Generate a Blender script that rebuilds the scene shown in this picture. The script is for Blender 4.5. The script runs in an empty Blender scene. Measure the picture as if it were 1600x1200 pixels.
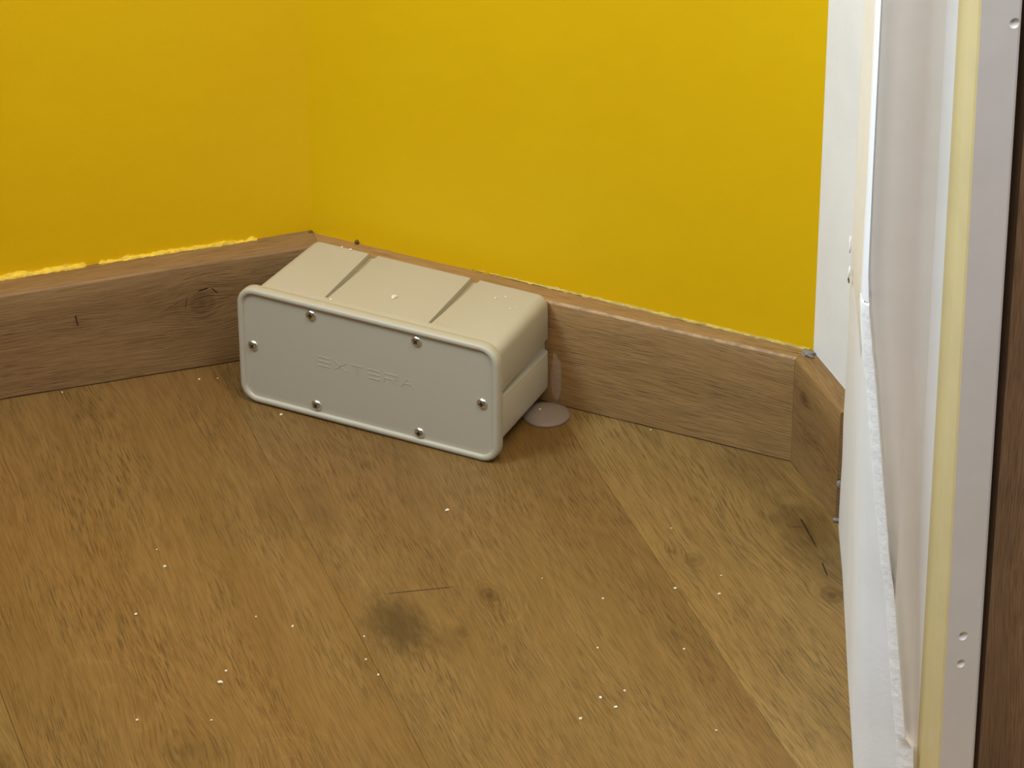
import bpy, bmesh, math, random
from mathutils import Vector, Matrix, noise
random.seed(7)
C = bpy.data.collections.new('scene'); bpy.context.scene.collection.children.link(C)
R = math.radians
S = bpy.context.scene

# ------------------------------------------------------------ camera, light, exposure
cam = bpy.data.cameras.new('camera'); camo = bpy.data.objects.new('camera', cam); C.objects.link(camo)
cam.lens = 135; cam.sensor_width = 36; cam.clip_start = .05
camo.location = (0, 0, 1.3); camo.rotation_euler = (R(90 - 29.3), 0, 0)
S.camera = camo
S.view_settings.view_transform = 'Standard'; S.view_settings.look = 'None'
S.view_settings.gamma = 1; S.view_settings.use_curve_mapping = False
S.view_settings.exposure = 0.0

world = bpy.data.worlds.new('world'); S.world = world; world.use_nodes = True
wb = world.node_tree.nodes['Background']; wb.inputs[0].default_value = (1.0, .87, .72, 1); wb.inputs[1].default_value = .015

def area(name, loc, target, size, power, col):
    l = bpy.data.lights.new(name, 'AREA'); l.shape = 'RECTANGLE'; l.size, l.size_y = size
    l.energy = power; l.color = col
    o = bpy.data.objects.new(name, l); C.objects.link(o); o.location = loc
    o.rotation_euler = (Vector(target) - Vector(loc)).to_track_quat('-Z', 'Y').to_euler()
    return o
# unseen key light front right, warm lamp overhead, added fill, window daylight high left
area('key_light', (.5, 1.2, 1.9), (-.2, 2.3, .3), (.6, .6), 23.0, (.91, .93, .98))  # unseen light added at upper front right, powered to balance the brightness
area('warm_lamp', (0, 1.5, 2.3), (0, 2, 0), (.6, .6), 8.0, (1.0, .54, .05))
area('camera_left_fill', (-1.0, .3, 2.0), (.1, 2.1, .4), (.8, .8), 13.0, (1.0, .94, .92))  # unseen fill added from camera left to brighten the edge bead and casing
wl_ = area('window_daylight', (-.9, 1.7, 1.5), (.25, 1.9, .6), (.4, .4), 7.0, (.68, .86, 1.0)); wl_.data.spread = R(80)

# ------------------------------------------------------------ helpers
def link(name, me, parent=None, mat=None):
    o = bpy.data.objects.new(name, me); C.objects.link(o)
    if mat and me is not None and not me.materials: me.materials.append(mat)
    if parent: o.parent = parent
    return o
def tag(o, label=None, cat=None, group=None, kind=None):
    if label: o['label'] = label
    if cat: o['category'] = cat
    if group: o['group'] = group
    if kind: o['kind'] = kind
    return o
def bm_mesh(bm, name, smooth=False, recalc=True):
    if recalc: bmesh.ops.recalc_face_normals(bm, faces=bm.faces)
    me = bpy.data.meshes.new(name); bm.to_mesh(me); bm.free()
    if smooth:
        for p in me.polygons: p.use_smooth = True
    return me
def smooth_by_angle(me, deg=35):
    for p in me.polygons: p.use_smooth = True
    bm = bmesh.new(); bm.from_mesh(me)
    for e in bm.edges:
        if len(e.link_faces) == 2 and e.calc_face_angle(0) > R(deg): e.smooth = False
    bm.to_mesh(me); bm.free()
def bake_mods(o):
    dg = bpy.context.evaluated_depsgraph_get(); dg.update()
    me = bpy.data.meshes.new_from_object(o.evaluated_get(dg))
    o.modifiers.clear(); o.data = me
    return o

# ------------------------------------------------------------ materials
class NT:
    def __init__(s, name):
        s.m = bpy.data.materials.new(name); s.m.use_nodes = True
        s.t = s.m.node_tree; s.n = s.t.nodes; s.l = s.t.links; s.b = s.n['Principled BSDF']
    def node(s, typ, **kw):
        n = s.n.new(typ)
        for k, v in kw.items(): setattr(n, k, v)
        return n
    def put(s, sock, v):
        if isinstance(v, bpy.types.NodeSocket): s.l.new(v, sock)
        elif isinstance(v, (tuple, list)) and len(v) == 3 and sock.type == 'RGBA': sock.default_value = (*v, 1)
        else: sock.default_value = v
    def math(s, op, a, b=0.0, c=0.0, clamp=False):
        n = s.node('ShaderNodeMath', operation=op); n.use_clamp = clamp
        for i, v in enumerate((a, b, c)): s.put(n.inputs[i], v)
        return n.outputs[0]
    def vec(s, x, y, z=0.0):
        n = s.node('ShaderNodeCombineXYZ')
        for i, v in enumerate((x, y, z)): s.put(n.inputs[i], v)
        return n.outputs[0]
    def noise(s, v, scale=1, detail=2, rough=.5, dist=0):
        n = s.node('ShaderNodeTexNoise'); n.inputs['Scale'].default_value = scale
        n.inputs['Detail'].default_value = detail; n.inputs['Roughness'].default_value = rough
        n.inputs['Distortion'].default_value = dist; s.l.new(v, n.inputs['Vector']); return n.outputs[0]
    def ramp(s, v, a, b, lo=0.0, hi=1.0):
        n = s.node('ShaderNodeMapRange', interpolation_type='SMOOTHSTEP')
        for i, x in enumerate((v, a, b, lo, hi)): s.put(n.inputs[i], x)
        return n.outputs[0]
    def mix(s, f, a, b, mode='MIX'):
        n = s.node('ShaderNodeMix', data_type='RGBA', blend_type=mode)
        s.put(n.inputs[0], f); s.put(n.inputs[6], a); s.put(n.inputs[7], b); return n.outputs[2]
    def bump(s, h, strength, dist, normal=None):
        n = s.node('ShaderNodeBump'); n.inputs['Strength'].default_value = strength
        n.inputs['Distance'].default_value = dist; s.l.new(h, n.inputs['Height'])
        if normal: s.l.new(normal, n.inputs['Normal'])
        return n.outputs[0]
    def pos(s): return s.node('ShaderNodeNewGeometry').outputs['Position']

def plain(name, col, rough=.5, metal=0.0, bump=None, vary=None, spec=.5):
    k = NT(name); b = k.b
    b.inputs['Roughness'].default_value = rough; b.inputs['Metallic'].default_value = metal
    b.inputs['Specular IOR Level'].default_value = spec
    b.inputs['Base Color'].default_value = (*col, 1)
    if vary:
        f = k.noise(k.pos(), vary[0], 4, .6)
        k.put(b.inputs['Base Color'], k.mix(k.ramp(f, .35, .68), col, tuple(c * vary[1] for c in col)))
    if bump:
        f = k.noise(k.pos(), bump[0], 4, .6); k.put(b.inputs['Normal'], k.bump(f, bump[1], bump[2]))
    return k.m

def wood(name, light, dark, seed, knots=(), cracks=(), rough=.42, figure=(2.2, 26), pore=.72, stain=(), arcs=()):
    """UV.x runs along the grain in metres, UV.y across it."""
    k = NT(name); b = k.b
    uv = k.node('ShaderNodeUVMap').outputs[0]
    sep = k.node('ShaderNodeSeparateXYZ'); k.l.new(uv, sep.inputs[0]); u, v = sep.outputs[0], sep.outputs[1]
    # slow wander of the grain
    w1 = k.noise(k.vec(k.math('MULTIPLY', u, 3.0), k.math('MULTIPLY', v, 7.0), seed), 1, 2, .5)
    v2 = k.math('ADD', v, k.math('MULTIPLY', k.math('SUBTRACT', w1, .5), .03))
    core = None
    for (u0, v0, a, c, amt) in knots:
        du = k.math('DIVIDE', k.math('SUBTRACT', u, u0), a); dv = k.math('DIVIDE', k.math('SUBTRACT', v, v0), c)
        d2 = k.math('ADD', k.math('MULTIPLY', du, du), k.math('MULTIPLY', dv, dv))
        g = k.math('POWER', 2.718, k.math('MULTIPLY', d2, -.5))
        # grain lines part around the knot
        push = k.math('MULTIPLY', k.math('MULTIPLY', g, dv), -c * .62)
        v2 = k.math('ADD', v2, push)
        d = k.math('SQRT', d2)
        rag = k.math('MULTIPLY', k.math('SUBTRACT', k.noise(k.vec(k.math('MULTIPLY', u, 90), k.math('MULTIPLY', v, 130), seed), 1, 3, .6), .5), .9)
        cc = k.math('MULTIPLY', k.ramp(k.math('ADD', d, rag), 1.05, .1), amt)
        ring = k.math('MULTIPLY', k.math('MULTIPLY', k.math('ADD', k.math('SINE', k.math('ADD', k.math('MULTIPLY', d, 13), k.math('MULTIPLY', rag, 3))), 1), g), .22 * amt)
        cc = k.math('ADD', cc, ring)
        core = cc if core is None else k.math('ADD', core, cc)
    fig = k.noise(k.vec(k.math('MULTIPLY', u, figure[0]), k.math('MULTIPLY', v2, figure[1]), seed), 1, 5, .62)
    fig2 = k.noise(k.vec(k.math('MULTIPLY', u, 9), k.math('MULTIPLY', v2, 150), seed + 3.3), 1, 4, .6)
    fine = k.noise(k.vec(k.math('MULTIPLY', u, 34), k.math('MULTIPLY', v2, 900), seed + 5), 1, 4, .65)
    pr = k.noise(k.vec(k.math('MULTIPLY', u, 58), k.math('MULTIPLY', v2, 1250), seed + 9), 1, 1.5, .55)
    area_ = k.noise(k.vec(k.math('MULTIPLY', u, 9), k.math('MULTIPLY', v2, 30), seed + 7), 1, 2, .5)
    pores = k.math('MULTIPLY', k.ramp(pr, .50, .70), k.ramp(area_, .25, .70))
    tone = k.math('ADD', k.math('MULTIPLY', k.ramp(fig, .25, .75), .5), k.math('MULTIPLY', fig2, .45))
    col = k.mix(tone, light, dark)
    mot = k.noise(k.vec(k.math('MULTIPLY', u, 4), k.math('MULTIPLY', v, 9), seed + 11), 1, 3, .6)
    col = k.mix(k.ramp(mot, .4, .75, 0, .32), col, (light[0] * .92, light[1] * .70, light[2] * .55))
    for (u0, v0, a, c, amt) in arcs:      # cathedral figure: nested pale arcs
        du = k.math('DIVIDE', k.math('SUBTRACT', u, u0), a); dv = k.math('DIVIDE', k.math('SUBTRACT', v, v0), c)
        d = k.math('SQRT', k.math('ADD', k.math('MULTIPLY', du, du), k.math('MULTIPLY', dv, dv)))
        dn = k.math('ADD', d, k.math('MULTIPLY', k.math('SUBTRACT', mot, .5), 1.5))
        line = k.ramp(k.math('ABSOLUTE', k.math('SUBTRACT', k.math('FRACT', k.math('MULTIPLY', dn, 3.2)), .5)), .12, .0)
        line = k.math('MULTIPLY', line, k.ramp(d, 1.25, .8, 0, amt))
        col = k.mix(line, col, tuple(min(1, x * 1.25) for x in light))
    for (u0, v0, a, c, amt) in stain:     # grey-brown figure
        du = k.math('DIVIDE', k.math('SUBTRACT', u, u0), a); dv = k.math('DIVIDE', k.math('SUBTRACT', v, v0), c)
        d = k.math('SQRT', k.math('ADD', k.math('MULTIPLY', du, du), k.math('MULTIPLY', dv, dv)))
        sc = k.noise(k.vec(k.math('MULTIPLY', u, 60), k.math('MULTIPLY', v, 200), seed + 2), 1, 4, .7)
        d = k.math('ADD', d, k.math('MULTIPLY', k.math('SUBTRACT', sc, .5), 1.3))
        col = k.mix(k.ramp(d, 1.1, .15, 0, amt), col, (dark[0] * .42, dark[1] * .45, dark[2] * .6))
    col = k.mix(k.math('MULTIPLY', pores, pore), col, tuple(c * .42 for c in dark))
    col = k.mix(k.ramp(fine, .38, .68, 0, .55), col, tuple(c * .62 for c in dark))
    if core is not None:
        col = k.mix(k.math('MULTIPLY', core, .8, clamp=True), col, (dark[0] * .42, dark[1] * .38, dark[2] * .4))
    crk = None
    for (ua, va, ub, vb, wd) in cracks:   # open splits: short dark slots with a shape of their own
        L = math.hypot(ub - ua, vb - va); ex, ey = (ub - ua) / L, (vb - va) / L
        pu = k.math('SUBTRACT', u, ua); pv = k.math('SUBTRACT', v, va)
        al = k.math('ADD', k.math('MULTIPLY', pu, ex), k.math('MULTIPLY', pv, ey))
        ac = k.math('ABSOLUTE', k.math('ADD', k.math('MULTIPLY', pu, -ey), k.math('MULTIPLY', pv, ex)))
        ac = k.math('ADD', ac, k.math('MULTIPLY', k.math('SUBTRACT', k.noise(k.vec(k.math('MULTIPLY', u, 500), k.math('MULTIPLY', v, 500), seed), 1, 2, .5), .5), wd * .9))
        m = k.math('MULTIPLY', k.ramp(ac, wd, wd * .35), k.math('MULTIPLY', k.ramp(al, -.001, L * .12), k.ramp(al, L + .001, L * .8)))
        crk = m if crk is None else k.math('MAXIMUM', crk, m)
    h = k.math('ADD', k.math('MULTIPLY', pores, -1.0), k.math('MULTIPLY', fig2, .55))
    h = k.math('ADD', h, k.math('MULTIPLY', fine, -.35))
    if crk is not None:
        col = k.mix(crk, col, (.035, .018, .006)); h = k.math('SUBTRACT', h, k.math('MULTIPLY', crk, 2.5))
    k.put(b.inputs['Base Color'], col)
    k.put(b.inputs['Roughness'], k.ramp(pores, 0, 1, rough, rough + .2))
    b.inputs['Specular IOR Level'].default_value = .3
    k.put(b.inputs['Normal'], k.bump(h, .5, .0006))
    return k.m

def yellow_paint():
    k = NT('yellow_wall_paint'); b = k.b; p = k.pos()
    n1 = k.noise(p, 6, 3, .55); n2 = k.noise(p, 420, 3, .6); n3 = k.noise(p, 45, 3, .5)
    col = k.mix(k.ramp(n1, .3, .7), (.77, .485, .0012), (.75, .455, .001))
    col = k.mix(k.ramp(n2, .62, .82, 0, .35), col, (.80, .56, .02))
    k.put(b.inputs['Base Color'], col); b.inputs['Roughness'].default_value = .55
    b.inputs['Specular IOR Level'].default_value = .25
    k.put(b.inputs['Normal'], k.bump(n2, .18, .0006, k.bump(n3, .25, .0015)))
    return k.m
M_yellow = yellow_paint()
M_white = plain('white_wall_paint', (.87, .87, .86), .5, bump=(300, .25, .0006), vary=(14, .95))
M_casing = plain('casing_gloss_paint', (.87, .86, .83), .28, bump=(90, .12, .0005), vary=(25, .96))
M_bounce = plain('casing_paint_yellow_bounce', (.62, .485, .22), .35, bump=(90, .12, .0005), vary=(25, .94))  # yellowish cove paint with the yellow wall's reflected light coloured in
M_filler = plain('dry_filler', (.95, .94, .91), .8, bump=(420, .35, .0008), vary=(230, .93))
M_beadm = plain('corner_bead_highlight', (.95, .96, .98), .15)  # bluish daylight highlight put into the bead's base white
M_plastic = plain('grey_plastic', (.475, .440, .335), .42, bump=(900, .10, .0003))
M_steel = plain('screw_steel', (.72, .72, .68), .30, 1.0, bump=(900, .1, .0002))
M_dark = plain('recess_steel', (.14, .14, .12), .4, 1.0)
M_crumb = plain('plaster_crumb_white', (.78, .69, .50), .9, bump=(900, .5, .0006))
M_ybead = plain('yellow_paint_ridge', (.86, .58, .035), .5, bump=(260, .9, .002), vary=(120, .85))
M_pale = plain('pale_joint_paint', (.66, .50, .13), .6, bump=(300, .7, .0012), vary=(90, .6))
M_caulk = plain('grey_caulk', (.24, .21, .18), .7, bump=(300, .6, .001))
M_resin = plain('brown_resin', (.10, .045, .01), .5)
def glue_mat():
    k = NT('clear_glue'); b = k.b
    b.inputs['Base Color'].default_value = (.74, .63, .52, 1); b.inputs['Roughness'].default_value = .3
    b.inputs['Transmission Weight'].default_value = .72; b.inputs['IOR'].default_value = 1.3
    f = k.noise(k.pos(), 160, 3, .5); k.put(b.inputs['Normal'], k.bump(f, .25, .001)); return k.m
M_glue = glue_mat()
M_glue2 = M_glue.copy(); M_glue2.name = 'thin_glue'; M_glue2.node_tree.nodes['Principled BSDF'].inputs['Transmission Weight'].default_value = 0; M_glue2.node_tree.nodes['Principled BSDF'].inputs['Alpha'].default_value = .16

# ------------------------------------------------------------ plan of the room
CL = Vector((-.1339, 2.3686)); CR = Vector((.1860, 2.2102))          # front faces of the skirting meet here
aL, aD, aR = R(18.88), R(-26.34), R(-72.1)
def dirn(a): return Vector((math.cos(a), math.sin(a)))
dL, dD, dR = dirn(aL), dirn(aD), dirn(aR)
nL, nD, nR = Vector((-dL.y, dL.x)), Vector((-dD.y, dD.x)), Vector((-dR.y, dR.x))   # pointing into the walls
tL, tD, tR = .0247, .0140, .0150
tD0 = .0188          # the back skirting stands a little further off the wall at the left corner
HB = .0793
def isect(p, d, q, e):
    den = d.x * e.y - d.y * e.x; s = ((q.x - p.x) * e.y - (q.y - p.y) * e.x) / den
    return p + d * s
WL = isect(CL + nL * tL, dL, CL + nD * tD0, dD)                       # wall plane corners
WR = isect(CR + nD * tD, dD, CR + nR * tR, dR)

def slab(name, a, b, nrm, z0, z1, th, mat, nx=40, nz=40):
    """wall slab with a gently uneven face"""
    bm = bmesh.new(); grid = []
    for i in range(nx + 1):
        col = []
        for j in range(nz + 1):
            f = (j / nz) ** 1.6
            p = a.lerp(b, i / nx); z = z0 + (z1 - z0) * f
            e = noise.noise(Vector((p.x * 6, p.y * 6, z * 5))) * .0009 if 0 < i < nx else 0
            q = p + nrm * e; col.append(bm.verts.new((q.x, q.y, z)))
        grid.append(col)
    for i in range(nx):
        for j in range(nz): bm.faces.new((grid[i][j], grid[i + 1][j], grid[i + 1][j + 1], grid[i][j + 1]))
    A, B = a + nrm * th, b + nrm * th
    v = [bm.verts.new(t) for t in ((A.x, A.y, z0), (B.x, B.y, z0), (B.x, B.y, z1), (A.x, A.y, z1))]
    bm.faces.new(v)
    bm.faces.new([grid[i][0] for i in range(nx + 1)] + [v[1], v[0]])
    bm.faces.new([grid[i][nz] for i in range(nx + 1)] + [v[2], v[3]])
    bm.faces.new([grid[0][j] for j in range(nz + 1)] + [v[3], v[0]])
    bm.faces.new([grid[nx][j] for j in range(nz + 1)] + [v[2], v[1]])
    me = bm_mesh(bm, name); smooth_by_angle(me, 30)
    o = link(name, me, None, mat); o['kind'] = 'structure'; return o
ZT = 2.5
slab('wall_left', WL - dL * 1.6, WL, nL, 0, ZT, .1, M_yellow)
slab('wall_back', WL, WR, nD, 0, ZT, .1, M_yellow)
REV0 = Vector((.2117, 2.1258))
wr_end = WR + dR * .115
slab('wall_right', WR, wr_end, nR, 0, ZT, .1, M_white, 12, 40)

# plastered door reveal beyond the short skirting, bulging out towards the casing at its foot
rimL = [(.0,.2262),(.0181,.2227),(.0405,.2209),(.0847,.2156),(.1365,.2104),(.162,.2063),(.2182,.1993),(.2731,.1936),(.297,.1902),(.3206,.1885),(.344,.1883),(.4014,.1884),(.5009,.1881),(2.5,.186)]
rimR = [(.0,.2340),(.0202,.2327),(.0372,.2318),(.0448,.2263),(.0866,.2214),(.1384,.2153),(.1638,.2113),(.22,.2049),(.2747,.1987),(.2986,.1955),(.3222,.1927),(.3456,.1910),(.4029,.1906),(.5022,.1904),(2.5,.1885)]
def lerp_tab(t, z):
    for (z0, x0), (z1, x1) in zip(t, t[1:]):
        if z <= z1: return x0 + (x1 - x0) * (z - z0) / (z1 - z0)
    return t[-1][1]
YR = 1.824
zs = [i * .008 for i in range(70)] + [.56 + i * .12 for i in range(17)]
zs = [z for z in zs if z < ZT] + [ZT]
def reveal():
    bm = bmesh.new(); rows = []
    for z in zs:
        xr = lerp_tab(rimL, z) ; wob = noise.noise(Vector((z * 30, 2, 0))) * .0006
        f = max(0, min(1, (.34 - z) / .34))
        xg = .2003 * f + (.1915) * (1 - f)          # reveal face near the casing
        pts = [(REV0.x + .004, REV0.y + .012), (REV0.x + wob, REV0.y), (REV0.x - .0016, REV0.y - .055),
               (.2117 + (xg - .2117) * .66 , 1.945), (xg, 1.850), (xg * .62 + xr * .38, 1.838), (xr + .0012, YR + .0016)]
        rows.append([bm.verts.new((x, y, z)) for x, y in pts] + [bm.verts.new((xr + .0035, YR + .055, z)), bm.verts.new((REV0.x + .09, REV0.y + .03, z))])
    n = len(rows[0])
    for a, b in zip(rows, rows[1:]):
        for i in range(n): bm.faces.new((a[i], a[(i + 1) % n], b[(i + 1) % n], b[i]))
    bm.faces.new(rows[0]); bm.faces.new(rows[-1])
    me = bm_mesh(bm, 'wall_front'); smooth_by_angle(me, 40)
    o = link('wall_front', me, None, M_white); o['kind'] = 'structure'; return o
wf = reveal()

def strip(name, z0, z1, mat, parent, rough, proud):
    """rounded bead closing the reveal's edge"""
    bm = bmesh.new(); rows = []
    zz = [z for z in zs if z0 <= z <= z1]
    if z1 < 1: 
        zz = [z0 + (z1 - z0) * i / 220 for i in range(221)]
    for z in zz:
        a, b = lerp_tab(rimL, z), lerp_tab(rimR, z)
        e = noise.noise(Vector((z * 160, 5, 1))) * rough; e2 = noise.noise(Vector((z * 120, 9, 4))) * rough
        a += e; b += e2; row = []
        for i in range(9):
            t = i / 8; s = math.sin(math.pi * t)
            r = noise.noise(Vector((z * 300, t * 3, 7))) * rough
            row.append(bm.verts.new((a + (b - a) * t, YR + .0018 - (.0044 * min(1, t * 1.15) + .0006 * s) - r * s + (.003 * max(0, t - .9) * 10), z)))
        row += [bm.verts.new((b, YR + .012, z)), bm.verts.new((a, YR + .012, z))]
        rows.append(row)
    n = len(rows[0])
    for a, b in zip(rows, rows[1:]):
        for i in range(n): bm.faces.new((a[i], a[(i + 1) % n], b[(i + 1) % n], b[i]))
    bm.faces.new(rows[0]); bm.faces.new(rows[-1])
    me = bm_mesh(bm, name); smooth_by_angle(me, 50)
    return link(name, me, parent, mat)
o = strip('filler_bead', 0, .326, M_filler, wf, .00022, .0020); o['label'] = 'rough white filler bead with small pits'
o = strip('corner_bead', .326, ZT, M_beadm, wf, 0, .0022); o['label'] = 'smooth glossy white edge bead with a painted bluish highlight'
# paint chip on the reveal's far edge
def blob(name, loc, rad, mat, parent=None, sub=2, seed=0, amp=.3, rot=None):
    bm = bmesh.new(); bmesh.ops.create_icosphere(bm, subdivisions=sub, radius=1)
    for v in bm.verts:
        n_ = noise.noise(v.co * 1.7 + Vector((seed, seed * 2.3, 0)))
        v.co *= 1 + amp * n_
        v.co = Vector((v.co.x * rad[0], v.co.y * rad[1], v.co.z * rad[2]))
    if rot is not None: bmesh.ops.rotate(bm, verts=bm.verts, matrix=Matrix.Rotation(rot, 3, 'Z'))
    me = bm_mesh(bm, name, True); o = link(name, me, parent, mat); o.location = loc; return o
o = blob('paint_chip', (.2090, 2.112, .214), (.0008, .003, .0060), M_filler, wf, 2, 3); o['label'] = 'bright white chipped patch'
o = blob('paint_chip', (.2090, 2.108, .197), (.0008, .002, .0035), M_filler, wf, 2, 5); o['label'] = 'bright white chipped patch'
o = blob('scratch', (.2085, 2.105, .1925), (.0006, .0035, .0012), M_resin, wf, 2, 5); o['label'] = 'small dark nick'

# ------------------------------------------------------------ moulded casing
def casing():
    # (x at the floor, y, lean); one flat, a slope, a bevelled fillet, a cove with painted yellow wall bounce and the outer flat
    prof = [(0, 1.8400, 0), (0, 1.8340, 0), (.2162, 1.8290, -.0005), (.2281, 1.8272, -.0066), (.2333, 1.8238, -.0058), (.2348, 1.8220, -.0065),
            (.2385, 1.8160, -.0080), (.2418, 1.8050, -.0092), (.2428, 1.8012, -.0095), (.2440, 1.8000, -.0095), (.2628, 1.8066, -.0062), (.2640, 1.8080, -.0062), (.2645, 1.90, -.0062), (0, 1.90, 0)]
    bm = bmesh.new(); rows = []
    for z in zs:
        row = [bm.verts.new((x + min(z, .9) * l, y, z)) for x, y, l in prof]
        row[0].co.x = row[-1].co.x = lerp_tab(rimL, z) + .001
        row[1].co.x = min(lerp_tab(rimR, z) + .002, .2150)            # starts behind the bead
        row[2].co.x = max(row[2].co.x, lerp_tab(rimL, z) + .004); row[1].co.x = max(row[1].co.x, lerp_tab(rimL, z) + .0025)
        rows.append(row)
    n = len(prof)
    for a, b in zip(rows, rows[1:]):
        for i in range(n):
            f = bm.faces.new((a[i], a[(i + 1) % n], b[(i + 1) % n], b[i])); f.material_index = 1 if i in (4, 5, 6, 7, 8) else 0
    bm.faces.new(rows[0]); bm.faces.new(rows[-1])
    me = bm_mesh(bm, 'trim_1'); me.materials.append(M_casing); me.materials.append(M_bounce)
    o = link('trim_1', me, None, None); o['kind'] = 'structure'
    bm = bmesh.new()                                                   # three dents in the outer flat
    for x, z, r_ in ((.2529, .1265, .0036), (.2527, .1082, .0034), (.2580, .4985, .0034)):
        g = bmesh.ops.create_icosphere(bm, subdivisions=3, radius=r_)['verts']
        y = 1.8000 + (x - .2440 + .0095 * z) * .351
        for v in g: v.co += Vector((x, y - r_ * .66, z))
    c = link('dents', bm_mesh(bm, 'dents'))
    m = o.modifiers.new('b', 'BOOLEAN'); m.operation = 'DIFFERENCE'; m.object = c; m.solver = 'EXACT'
    bpy.context.view_layer.update(); bake_mods(o); bpy.data.objects.remove(c, do_unlink=True)
    smooth_by_angle(o.data, 11)
    return o
cs = casing()

# ------------------------------------------------------------ door beyond the casing
WD1 = wood('door_wood', (.40, .255, .145), (.24, .145, .072), 31.0, rough=.5, pore=.4)
def uvbox(bm, corners_bot, z0, z1, fu, mat_name=None):
    pass
def prism(name, poly, z0, z1, uvf, mat, parent=None, bevel=0.0, topf=None, segs=2):
    """vertical prism over a ground polygon; uvf maps a point to grain coordinates"""
    bm = bmesh.new()
    b = [bm.verts.new((p[0], p[1], z0)) for p in poly]; t = [bm.verts.new((p[0], p[1], z1 if topf is None else topf(p))) for p in poly]
    n = len(poly)
    bm.faces.new(b[::-1]); bm.faces.new(t)
    for i in range(n): bm.faces.new((b[i], b[(i + 1) % n], t[(i + 1) % n], t[i]))
    if bevel:
        bm.normal_update()
        es = [e for e in bm.edges if all(v in t for v in e.verts)]
        bmesh.ops.bevel(bm, geom=es, offset=bevel, segments=segs, affect='EDGES', profile=.5)
    bmesh.ops.recalc_face_normals(bm, faces=bm.faces)
    uv = bm.loops.layers.uv.new('UVMap')
    for f in bm.faces:
        for l in f.loops: l[uv].uv = uvf(l.vert.co, f.normal)
    me = bpy.data.meshes.new(name); bm.to_mesh(me); bm.free(); smooth_by_angle(me, 40)
    return link(name, me, parent, mat)
door = prism('door_1', [(.2715, 1.842), (1.0, 1.81), (1.0, 1.85), (.2715, 1.882)], 0.001, 2.05, lambda c, n: (c.z, c.x + c.y), WD1, bevel=.002)
door['kind'] = 'structure'
jamb = prism('trim_2', [(.2640, 1.878), (.2900, 1.884), (.2900, 1.93), (.2640, 1.93)], .001, 2.2, lambda c, n: (c.z, c.x + c.y), WD1)
jamb['kind'] = 'structure'

# ------------------------------------------------------------ floor: wide oak boards
dP = dR; nP = nR            # boards run with the short return wall
P_light, P_dark = (0.2626, 0.1635, 0.0541), (0.1607, 0.0899, 0.0239)
pm = {}
pm[0] = wood('oak_board_a', P_light, P_dark, 3.0, knots=[(-1.86, .285, .02, .012, .6)], rough=.42)
pm[1] = wood('oak_board_b', (0.2548, 0.1488, 0.0477), (0.1662, 0.0883, 0.0231), 7.7, knots=[(-1.842, .395, .030, .022, .35)], arcs=[(-1.88, .372, .105, .045, .22), (-1.80, .45, .06, .03, .2)],
             stain=[(-2.09, .515, .045, .018, .25)], rough=.42)
pm[2] = wood('oak_board_c', (0.2616, 0.1554, 0.0514), (0.1610, 0.0881, 0.0237), 12.1,
             knots=[(-1.950, .615, .012, .008, .75), (-1.915, .585, .010, .006, .5)],
             stain=[(-1.935, .5500, .050, .027, .92), (-1.905, .575, .028, .014, .35), (-2.085, .54, .05, .016, .3)], arcs=[(-1.975, .618, .07, .026, .2)],
             cracks=[(-1.972, .552, -1.966, .600, .0007)], rough=.42)
pm[3] = wood('oak_board_d', (0.3367, 0.2163, 0.0738), (0.2139, 0.1253, 0.0369), 21.4,
             knots=[(-1.966, .8335, .040, .024, .62), (-1.950, .752, .013, .009, .55), (-1.884, .8205, .014, .010, .75), (-1.964, .742, .006, .004, .6)],
             cracks=[(-1.978, .8362, -1.938, .8325, .0009), (-1.922, .829, -1.905, .826, .0007), (-1.969, .826, -1.966, .834, .0005)],
             stain=[(-1.93, .838, .09, .03, .45), (-2.05, .832, .05, .035, .3)], rough=.42)
pm[4] = wood('oak_board_e', P_light, P_dark, 27.0, rough=.42)
seams = [-.585, -.370, -.135, .085, .3003, .5243, .7300, .9500, 1.165, 1.38]
floor = prism('floor', [(-1.9, .3), (1.6, .3), (1.6, 2.6), (-1.9, 2.6)], -.05, -.0135, lambda c, n: (c.x, c.y), plain('subfloor_dark', (.05, .035, .02), .9))
floor['kind'] = 'structure'
back_pt = WL + nD * .03
def clip(poly, p0, nn):
    out = []
    for i in range(len(poly)):
        a, b = poly[i], poly[(i + 1) % len(poly)]; da, db = (a - p0).dot(nn), (b - p0).dot(nn)
        if da <= 0: out.append(a)
        if da * db < 0: out.append(a.lerp(b, da / (da - db)))
    return out
def st(s, t): return nP * s + dP * t
for i, (s0, s1) in enumerate(zip(seams, seams[1:])):
    gap = .00008
    poly = [st(s0 + gap, -2.345), st(s0 + gap, -.35), st(s1 - gap, -.35), st(s1 - gap, -2.345)]
    poly = clip(poly, back_pt, nD)
    if len(poly) < 3: continue
    mt = pm[{3: 0, 4: 1, 5: 2, 6: 3}.get(i, 4)]
    prism('plank', poly, -.0135, 0, lambda c, n: (Vector((c.x, c.y)).dot(dP), Vector((c.x, c.y)).dot(nP)), mt, floor, bevel=.00025, segs=1)

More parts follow.
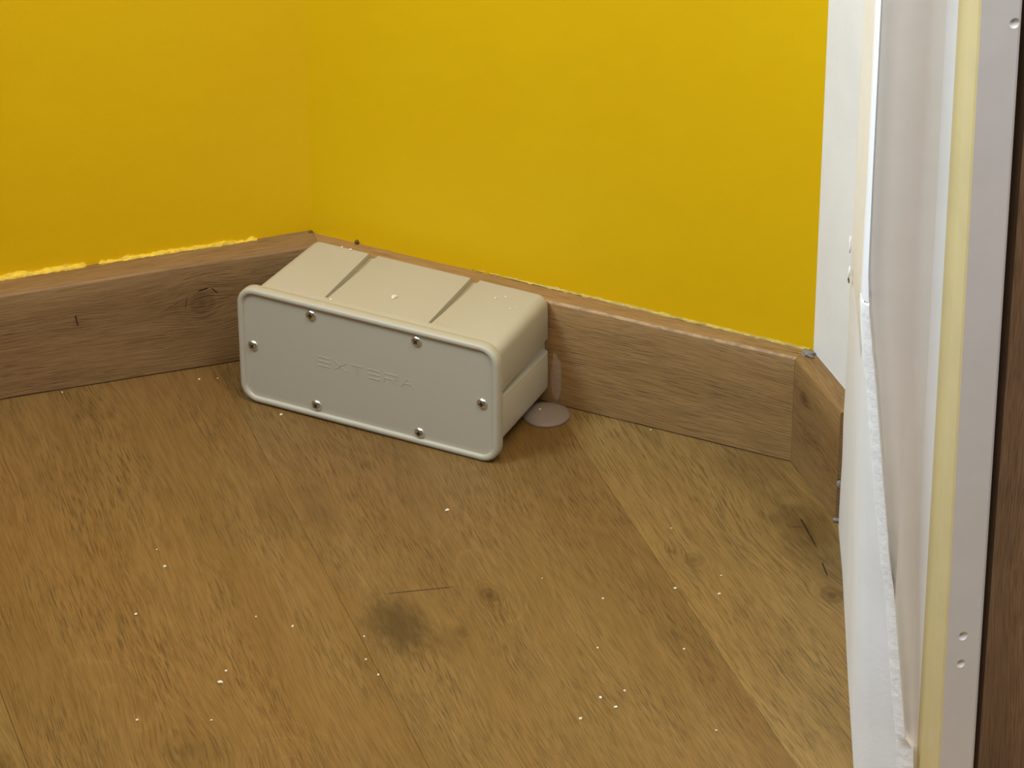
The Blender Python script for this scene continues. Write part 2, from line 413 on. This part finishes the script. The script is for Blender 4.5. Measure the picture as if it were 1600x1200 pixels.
# ------------------------------------------------------------ skirting boards
M_edge = plain('worn_skirting_edge', (.46, .30, .15), .6, bump=(500, .4, .0006), vary=(160, .6))
def board(name, A, B, d, n, th, mat, h0, h1, u0=0.0, wav=0.0, miterA=0.0, miterB=0.0, seg=60, edge=True, thB=None):
    thA = th; thB = th if thB is None else thB
    """A,B: ends on the front face. miter: offset of the back edge along d at each end"""
    bm = bmesh.new(); rows = []; L = (B - A).length
    prof = [(0, .0), (0, .02), (0, .04), (0, .06), (.0, -.0016), (.0006, -.0005), (.0018, 0), (.6, 0), (1, 0), (1, -1)]
    for i in range(seg + 1):
        f = i / seg; row = []
        h = h0 + (h1 - h0) * f; th = thA + (thB - thA) * f
        for k_, (b, dz) in enumerate(prof):
            if k_ < 4: z = max(dz * h / .0793, .0009); off = 0
            elif k_ < 7: z = h + dz; off = b
            elif k_ < 9: z = h; off = th * b
            else: z = .0009; off = th
            m = (off / th) * (miterA * (1 - f) + miterB * f)
            p = A + (B - A) * f + d * m
            w = wav * noise.noise(Vector((f * L * 14, z * 9, 3))) if off < th * .5 else 0
            wz = wav * .8 * noise.noise(Vector((f * L * 16, 8, 3))) if (z > .05 ) else 0
            q = p + n * (off + w)
            row.append(bm.verts.new((q.x, q.y, z + wz)))
        rows.append(row)
    N = len(prof); uv = None
    for a, b in zip(rows, rows[1:]):
        for i in range(N): bm.faces.new((a[i], b[i], b[(i + 1) % N], a[(i + 1) % N]))
    bm.faces.new(rows[0]); bm.faces.new(rows[-1])
    bmesh.ops.recalc_face_normals(bm, faces=bm.faces)
    uv = bm.loops.layers.uv.new('UVMap'); 
    for f in bm.faces:
        endf = abs(f.normal.x * d.x + f.normal.y * d.y) > .9
        for l in f.loops:
            c = Vector((l.vert.co.x, l.vert.co.y)) - A
            a_, o_ = c.dot(d), c.dot(n)
            l[uv].uv = ((o_, a_ + l.vert.co.z) if endf else (u0 + a_, l.vert.co.z + o_))
    me = bpy.data.meshes.new(name); bm.to_mesh(me); bm.free(); smooth_by_angle(me, 40)
    me.materials.append(mat); me.materials.append(M_edge)
    if edge:
        for p in me.polygons:
            if .15 < p.normal.z < .97: p.material_index = 1
    o = link(name, me, None, mat); o['kind'] = 'structure'; return o
B_light, B_dark = (.3388, .2115, .0836), (.235, .130, .055)
LA = CL - dL * 1.2
# grain coordinate of the left board: distance from the left frame edge point
u_off = (CL - Vector((-.35157745, 2.29412243))).dot(dL)
WBl = wood('skirting_oak_left', (0.3400, 0.2117, 0.0894), (0.2020, 0.1129, 0.0426), 41.0, knots=[(.1455, .0500, .012, .011, .55), (.06, .049, .010, .006, .2)],
           cracks=[(.1435, .0600, .1500, .0610, .0008), (.1335, .0475, .1345, .0560, .0003), (.1530, .0602, .1565, .0560, .0005), (.0575, .0475, .0560, .0560, .0007), (.118, .0485, .1335, .0560, .0003)],
           rough=.5, figure=(5, 60))
WBd = wood('skirting_oak_back', (0.4404, 0.2750, 0.1106), (0.2631, 0.1498, 0.0543), 47.0, rough=.5, figure=(6, 70))
WBr = wood('skirting_oak_right', (0.3485, 0.2106, 0.0821), (0.2112, 0.1134, 0.0392), 53.0, knots=[(.018, .058, .010, .007, .7), (.03, .035, .022, .008, .3)], rough=.5, figure=(7, 60))
mL = (WL - CL).dot(dL); mD0 = (WL - CL).dot(dD); mD1 = (WR - CR).dot(dD); mR0 = (WR - CR).dot(dR)
board('baseboard_left', LA, CL, dL, nL, tL - .0003, WBl, HB * .945, HB * 1.02, u0=-(CL - LA).length + u_off, wav=.0013, miterB=mL - .0002, seg=200, edge=False)
board('baseboard_back', CL, CR, dD, nD, tD0 - .0005, WBd, HB * .995, HB, wav=.0003, miterA=mD0 + .0002, miterB=mD1 - .0002, seg=90, thB=tD - .0004)
board('baseboard_right', CR + dR * .0002, CR + dR * .079, dR, nR, tR - .0003, WBr, HB, HB * 1.02, wav=.0002, miterA=mR0 + .0002, seg=30, edge=False)

# ridges of paint and filler where the walls meet the skirting
def ridge(name, A, B, n, z, mat, parent, rfun, seg=160, zo=0.0, seed=0):
    bm = bmesh.new(); rows = []
    for i in range(seg + 1):
        f = i / seg; p = A.lerp(B, f); r = rfun(f)
        row = []
        for k_ in range(7):
            a = math.pi / 2 * k_ / 6 
            e = 1 + .55 * noise.noise(Vector((f * (B - A).length * 260, k_ * .9, seed)))
            q = p - n * (math.cos(a) * r * e * .75)
            row.append(bm.verts.new((q.x, q.y, z + zo + math.sin(a) * r * e)))
        q = p + n * .001; row += [bm.verts.new((q.x, q.y, z + zo + r)), bm.verts.new((q.x, q.y, z + zo - .0008))]
        rows.append(row)
    N = 9
    for a, b in zip(rows, rows[1:]):
        for i in range(N): bm.faces.new((a[i], b[i], b[(i + 1) % N], a[(i + 1) % N]))
    bm.faces.new(rows[0]); bm.faces.new(rows[-1])
    me = bm_mesh(bm, name, True); return link(name, me, parent, mat)
wl, wb_ = bpy.data.objects['wall_left'], bpy.data.objects['wall_back']
def rl(f):
    x = (f - .70) / .30            # visible third of the wall
    base = .0039
    if x > .895: base = .0013
    if .52 < x < .55: base = .0012
    return base * (1 + .5 * noise.noise(Vector((f * 60, 1, 1))))
o = ridge('paint_ridge', WL - dL * 1.1, WL - dL * .004, nL, HB * .99, M_ybead, wl, rl, 420); o['label'] = 'lumpy bright yellow paint ridge on top of skirting'
o = ridge('paint_ridge', WL + dD * .115, WR - dD * .002, nD, HB - .0002, M_pale, wb_, lambda f: .0017 * (1 + .4 * noise.noise(Vector((f * 50, 3, 1)))), 260, seed=4); o['label'] = 'thin pale yellow joint line on top of skirting'
br = bpy.data.objects['baseboard_right']; bb = bpy.data.objects['baseboard_back']
o = blob('caulk_dab', (WR.x - .004, WR.y - .004, HB + .0004), (.0060, .0036, .0022), M_caulk, br, 3, 9, .6, -1.0); o['label'] = 'grey caulk smeared over the mitre'
for (x, y, s) in ((WL.x - .0005, WL.y - .0035, .0016), (WL.x + dD.x * .036, WL.y + dD.y * .036 - .002, .0016)):
    o = blob('resin_drop', (x, y, HB + .001), (s, s, s * 1.2), M_resin, bb, 2, x * 50, .3); o['label'] = 'dark brown speck'
o = blob('caulk_dab', (.2115, 2.1335, .0285), (.0018, .0012, .0030), M_caulk, br, 2, 4, .4); o['label'] = 'grey caulk bit on the cut end'
o = blob('caulk_dab', (.2105, 2.1330, .0016), (.0024, .0014, .0016), M_caulk, br, 2, 6, .4); o['label'] = 'grey caulk bit on the cut end'

# ------------------------------------------------------------ junction box
bx, by, yaw, tilt, roll = -.18637, 2.29403, R(-26.895), R(-.973), R(-.190)
W_, H_, D_, iu, iw, du, dw = .19861, .0889, .09252, .0049, .0062, .0029, .0
# lifted by a hair so the lid's lower edge rests on the boards
uu = Vector((math.cos(yaw), math.sin(yaw), 0)); vv = Vector((-math.sin(yaw), math.cos(yaw), 0)); zz_ = Vector((0, 0, 1))
ux = uu * math.cos(roll) + zz_ * math.sin(roll); zx = -uu * math.sin(roll) + zz_ * math.cos(roll)
wx = zx * math.cos(tilt) + vv * math.sin(tilt); vx = vv * math.cos(tilt) - zx * math.sin(tilt)
BM = Matrix(((ux.x, vx.x, wx.x, bx), (ux.y, vx.y, wx.y, by), (ux.z, vx.z, wx.z, .0009), (0, 0, 0, 1)))
box = bpy.data.objects.new('junction_box', None); C.objects.link(box); box.empty_display_size = .05
box.matrix_world = BM
tag(box, 'grey plastic rectangular junction box with six steel screws, lying on oak floor', 'junction box')

def rrect(x0, x1, z0, z1, r, y, n=8):
    pts = []
    for cx, cz, a0 in ((x1 - r, z1 - r, 0), (x0 + r, z1 - r, 90), (x0 + r, z0 + r, 180), (x1 - r, z0 + r, 270)):
        for i in range(n + 1):
            a = R(a0 + 90 * i / n); pts.append((cx + r * math.cos(a), y, cz + r * math.sin(a)))
    return pts
def loft(bm, loops):
    vs = [[bm.verts.new(p) for p in lp] for lp in loops]
    n = len(vs[0])
    for a, b in zip(vs, vs[1:]):
        for i in range(n): bm.faces.new((a[i], a[(i + 1) % n], b[(i + 1) % n], b[i]))
    bm.faces.new(vs[0]); bm.faces.new(vs[-1])
def body():
    bm = bmesh.new(); loops = []
    y0, y1, rr = .0075, D_, .0078
    rb = .0035
    for y, e in ((y0, 0), (.02, 0), (y1 - rb, 0), (y1 - rb * .62, .08), (y1 - rb * .29, .29), (y1 - rb * .08, .62), (y1, 1)):
        t = (y - y0) / (y1 - y0); a = iu + du * t + rb * e; b_ = iw + dw * t + rb * e
        loops.append(rrect(a, W_ - a, b_, H_ - b_, rr - rb * e * .5, y))
    loft(bm, loops)
    return bm_mesh(bm, 'body')
bo = link('body', body(), box, M_plastic)
def cutter(pts_front, pts_back):
    bm = bmesh.new(); f = [bm.verts.new(p) for p in pts_front]; b = [bm.verts.new(p) for p in pts_back]
    bm.faces.new(f); bm.faces.new(b[::-1])
    for i in range(4): bm.faces.new((f[i], f[(i + 1) % 4], b[(i + 1) % 4], b[i]))
    me = bm_mesh(bm, 'cut'); o = bpy.data.objects.new('cut', me); C.objects.link(o); o.parent = box; return o
cuts = []
dep = .0045
for c in (.0576, .1366):
    for (z0, z1) in ((H_ - iw - dep, H_ + .01), (-.01, iw + dep)):
        h0, h1 = .0011, .0037
        y0, y1 = .0225, D_ + .002
        cuts.append(cutter([(c - h0, y0, z0), (c + h0, y0, z0), (c + h0, y0, z1), (c - h0, y0, z1)],
                           [(c - h1 - .0008, y1, z0), (c + h1 - .0008, y1, z0), (c + h1 - .0008, y1, z1), (c - h1 - .0008, y1, z1)]))
for (x0, x1) in ((-.01, iu + du + .0035), (W_ - iu - du - .0035, W_ + .01)):
    c = .0450; h0, h1 = .0022, .0056; y0, y1 = .017, D_ + .002
    cuts.append(cutter([(x0, y0, c - h0), (x1, y0, c - h0), (x1, y0, c + h0), (x0, y0, c + h0)],
                       [(x0, y1, c - h1), (x1, y1, c - h1), (x1, y1, c + h1), (x0, y1, c + h1)]))
for cu in cuts:
    m = bo.modifiers.new('b', 'BOOLEAN'); m.operation = 'DIFFERENCE'; m.object = cu; m.solver = 'EXACT'
m = bo.modifiers.new('bev', 'BEVEL'); m.width = .0006; m.segments = 2; m.limit_method = 'ANGLE'; m.angle_limit = R(40)
bpy.context.view_layer.update(); bake_mods(bo)
for cu in cuts: bpy.data.objects.remove(cu, do_unlink=True)
smooth_by_angle(bo.data, 30)

def lid():
    bm = bmesh.new(); loops = []; r = .0135
    # (inset, depth): up the outer side, over the rounded rim, down to the sunken panel
    for e, y in ((.0008, .0082), (0, .0074), (0, .0022), (.0004, .0009), (.0013, .0002), (.0026, 0), (.0036, .0002), (.0044, .0009), (.0048, .0019), (.0052, .0020), (.0085, .0019)):
        loops.append(rrect(e, W_ - e, e, H_ - e, max(r - e, .004), y, 10))
    loft(bm, loops); me = bm_mesh(bm, 'lid'); smooth_by_angle(me, 50); return me
ld = link('lid', lid(), box, M_plastic)
PY = .0019
# raised lettering on the lid
def lettering():
    bm = bmesh.new()
    def bar(x0, z0, x1, z1, t=.00075):
        d = Vector((x1 - x0, 0, z1 - z0)); n = Vector((-d.z, 0, d.x)).normalized() * t / 2
        p = [Vector((x0, 0, z0)) - n, Vector((x1, 0, z1)) - n, Vector((x1, 0, z1)) + n, Vector((x0, 0, z0)) + n]
        f = [bm.verts.new((q.x, PY - .0002, q.z)) for q in p]; b = [bm.verts.new((q.x, PY + .0003, q.z)) for q in p]
        bm.faces.new(f); bm.faces.new(b[::-1])
        for i in range(4): bm.faces.new((f[i], f[(i + 1) % 4], b[(i + 1) % 4], b[i]))
    h, w = .0066, .0092; z = .0420; pitch = .0127; x = .0615
    for ch in 'EXTERA':
        if ch == 'E':
            for k_ in (0, .5, 1): bar(x, z + h * k_, x + w, z + h * k_)
        elif ch == 'X': bar(x, z + h, x + w, z); bar(x, z, x + w, z + h)
        elif ch == 'T': bar(x, z + h, x + w, z + h); bar(x + w / 2, z, x + w / 2, z + h)
        elif ch == 'R':
            bar(x, z + h, x + w, z + h); bar(x, z + h * .45, x + w, z + h * .45); bar(x + w, z + h, x + w, z + h * .45)
            bar(x, z, x, z + h * .45); bar(x + w * .5, z + h * .45, x + w, z)
        elif ch == 'A':
            bar(x, z, x + w * .55, z + h); bar(x + w * .55, z + h, x + w, z); bar(x + w * .25, z + h * .4, x + w * .8, z + h * .4)
        x += pitch
    return bm_mesh(bm, 'embossed_lettering')
o = link('embossed_lettering', lettering(), ld, M_plastic); o['label'] = 'faint raised lettering EXTERA'

def screw_mesh():
    prof = [(.0, .0006), (.0012, .0006), (.0013, .0014), (.0017, .0016), (.0026, .00145), (.0034, .0009), (.0039, .0002), (.0040, -.0002), (.0040, -.0012)]
    bm = bmesh.new(); N = 28; rings = []
    c = bm.verts.new((0, -prof[0][1], 0))
    for r, h in prof[1:]: rings.append([bm.verts.new((r * math.cos(2 * math.pi * i / N), -h, r * math.sin(2 * math.pi * i / N))) for i in range(N)])
    for i in range(N): bm.faces.new((c, rings[0][i], rings[0][(i + 1) % N]))
    for a, b in zip(rings, rings[1:]):
        for i in range(N): bm.faces.new((a[i], a[(i + 1) % N], b[(i + 1) % N], b[i]))
    bm.faces.new(rings[-1]); me = bm_mesh(bm, 'screw'); smooth_by_angle(me, 40); return me
def slot_mesh():
    bm = bmesh.new()
    for ang in (0, 90):
        g = bmesh.ops.create_cube(bm, size=1)['verts']
        for v in g: v.co = Vector((v.co.x * .0042, v.co.y * .0004, v.co.z * .0008))
        bmesh.ops.rotate(bm, verts=g, matrix=Matrix.Rotation(R(ang), 3, 'Y'))
    return bm_mesh(bm, 'cross_recess')
sm, slm = screw_mesh(), slot_mesh(); slm.materials.append(M_dark)
for i, (u, w) in enumerate(((.0108, .0443), (.0573, .0792), (.1375, .0795), (.1861, .0443), (.0592, .0098), (.1384, .0090))):
    sc = link('screw', sm, box, M_steel); sc.location = (u, PY - .0002, w); sc.rotation_euler = (0, R(35 + 47 * i), 0)
    s2 = link('cross_recess', slm, sc); s2.location = (0, -.00150, 0)

# ------------------------------------------------------------ clear glue puddle with a run up the skirting
def glue():
    bm = bmesh.new(); n, m = 40, 10; rings = []
    c0 = bm.verts.new((0, 0, .0042))
    for j in range(1, m + 1):
        f = j / m; row = []
        for i in range(n):
            a = 2 * math.pi * i / n; rr = .0166 * (1 + .06 * noise.noise(Vector((math.cos(a), math.sin(a), 2)))) * math.sin(f * math.pi / 2)
            row.append(bm.verts.new((rr * math.cos(a), rr * math.sin(a), .0042 * math.cos(f * math.pi / 2) ** .7 + .0001)))
        rings.append(row)
    for i in range(n): bm.faces.new((c0, rings[0][i], rings[0][(i + 1) % n]))
    for a, b in zip(rings, rings[1:]):
        for i in range(n): bm.faces.new((a[i], a[(i + 1) % n], b[(i + 1) % n], b[i]))
    bm.faces.new(rings[-1])
    return bm_mesh(bm, 'glue_puddle', True)
gl = link('glue_puddle', glue(), None, M_glue); gl.location = (.0235, 2.2720, 0)
tag(gl, 'cloudy translucent glue puddle on the floor at the right rear foot of the junction box', 'glue')
def on_board(u, off, z): p = CL + dD * u - nD * off; return (p.x, p.y, z)
ug = (Vector((.030, 2.2860)) - CL).dot(dD)
o = blob('glue_run', (0, 0, 0), (.0040, .0005, .018), M_glue2, gl, 3, 2, .35, aD)
q = on_board(ug, .0010, .022); o.location = (q[0] - gl.location.x, q[1] - gl.location.y, q[2]); o['label'] = 'thin clear run up the skirting'

# ------------------------------------------------------------ crumbs of plaster
crumb_me = []
for s in range(6):
    bm = bmesh.new(); bmesh.ops.create_icosphere(bm, subdivisions=1, radius=1)
    for v in bm.verts: v.co *= 1 + .45 * noise.noise(v.co * 1.3 + Vector((s * 5, 0, s)))
    me = bm_mesh(bm, 'plaster_crumb'); me.materials.append(M_crumb); crumb_me.append(me)
cnt = 0
def crumb(x, y, z, r, label, group, stretch=1.0, rot=None, mtx=None):
    global cnt
    o = bpy.data.objects.new('plaster_crumb', crumb_me[cnt % 6]); C.objects.link(o); cnt += 1
    r *= .88; h = r * .7
    p = Vector((x, y, z + h * .75))
    if mtx is not None: p = mtx @ p
    o.location = p; o.scale = (r * stretch, r, h); o.rotation_euler = (0, 0, rot if rot is not None else cnt * 1.3)
    tag(o, label, 'crumb', group)
F = 'white plaster crumbs scattered on the floor'
floor_crumbs = [
 (-.0422, 2.1474, .00125, 'long white plaster splinter on the floor in front of the box, the largest fleck', 1.9, .8),
 (-.2212, 2.0781, .00135, 'upright white crumb on the left board, nearest the left skirting of the bare middle area'),
 (-.2351, 2.0216, .0013, 'white crumb on the left board, leftmost of the mid floor flecks'),
 (-.1773, 1.9455, .0017, 'fat oval white crumb, lower of a close pair on the left board', 1.35, 0),
 (-.1746, 1.9582, .0010, 'small white crumb, upper of a close pair on the left board'),
 (-.2244, 1.9050, .0012, 'white crumb low on the left board, left of another at the same height'),
 (-.1800, 1.9050, .0009, 'tiny white crumb low on the left board, right of another at the same height'),
 (-.1365, 2.0084, .0010, 'white crumb on the left board, left of the dark knot stain'),
 (-.1598, 2.0194, .0007, 'faint pale speck on the left board, left of the crumb beside the dark stain'),
 (-.2282, 2.0990, .0007, 'faint pale speck on the left board, just above the upright crumb'),
 (-.0915, 1.9967, .0008, 'tiny white crumb at the left edge of the dark knot stain'),
 (-.0895, 1.9709, .0009, 'tiny white crumb on the board seam, just below the dark knot stain'),
 (-.0815, 1.9539, .0009, 'tiny white crumb right of the board seam, lowest of three by the dark stain'),
 (.0572, 2.0402, .0010, 'small white crumb on the middle board, right of the round knot'),
 (.0528, 1.9838, .0008, 'small white crumb on the middle board, halfway between two others'),
 (.0533, 1.9289, .0013, 'white crumb on the middle board, left of a low pair'),
 (.0624, 1.9186, .0013, 'round white crumb on the middle board, right of a low pair'),
 (.0410, 1.9064, .0013, 'tall white crumb, lowest on the middle board'),
 (.0682, 1.9365, .0009, 'tiny crumb on the middle board, above the low pair'),
 (.1060, 1.9823, .0010, 'small white crumb on the right board, below the twin knots'),
 (.1031, 2.0522, .0010, 'white crumb beside a tiny knot on the right board', 1.5, .4),
 (.1307, 2.0454, .0012, 'round white crumb on the right board, the brightest there'),
 (.1329, 2.0674, .0008, 'faint pale crumb on the right board, just above the brightest one'),
 (.1217, 1.8942, .0009, 'tiny white crumb near the lower right end of the right board'),
 (.0941, 2.2527, .0008, 'tiny white crumb lying against the foot of the back skirting'),
 (-.2166, 2.3225, .0011, 'white crumb by the left skirting, left of two close to the box'),
 (-.2041, 2.3238, .0008, 'tiny crumb by the left skirting, right of two close to the box'),
 (-.3098, 2.3045, .0008, 'tiny crumb at the foot of the left skirting near the picture edge'),
 (-.1575, 2.2732, .0012, 'white crumb pinched under the lower front edge of the box lid'),
 (.0191, 2.0643, .0006, 'barely visible pale speck on the middle board, right of the pale arc'),
 (.1033, 2.1250, .0007, 'barely visible pale speck on the right board, above the twin knots')]
for c in floor_crumbs:
    x, y, r, lab = c[:4]; crumb(x, y, 0.0, r, lab, F, *(c[4:6] if len(c) > 4 else (1.15, None)))
T = 'white plaster crumbs on top of the box'
for (u, v, r, lab, s_) in (
 (.0987, .0418, .0022, 'largest white flake on the middle of the box top', 1.3),
 (.0328, .0890, .0011, 'white crumb at the back edge of the box top, left of a pair', 1.0),
 (.0397, .0885, .0013, 'white crumb at the back edge of the box top, right of a pair', 1.2),
 (.0622, .0205, .0012, 'white crumb at the front end of the left groove of the box', 1.1),
 (.1606, .0715, .0010, 'tiny crumb on the right of the box top, left of the rear pair', 1.0),
 (.1659, .0762, .0010, 'tiny crumb on the right of the box top, right of the rear pair', 1.0),
 (.1762, .0625, .0010, 'tiny crumb on the right of the box top, left of the front pair', 1.2),
 (.1789, .0658, .0008, 'tiny crumb on the right of the box top, right of the front pair', 1.0)):
    crumb(u, v, H_ - iw, r, lab, T, s_, None, BM)
crumb(W_ - .0022, .0030, .0095, .0011, 'white crumb stuck to the lower right corner of the box lid', None, 1.0, None, BM)
crumb(.0190, 2.2735, .0040, .0010, 'white crumb stuck on the translucent glue puddle', None)
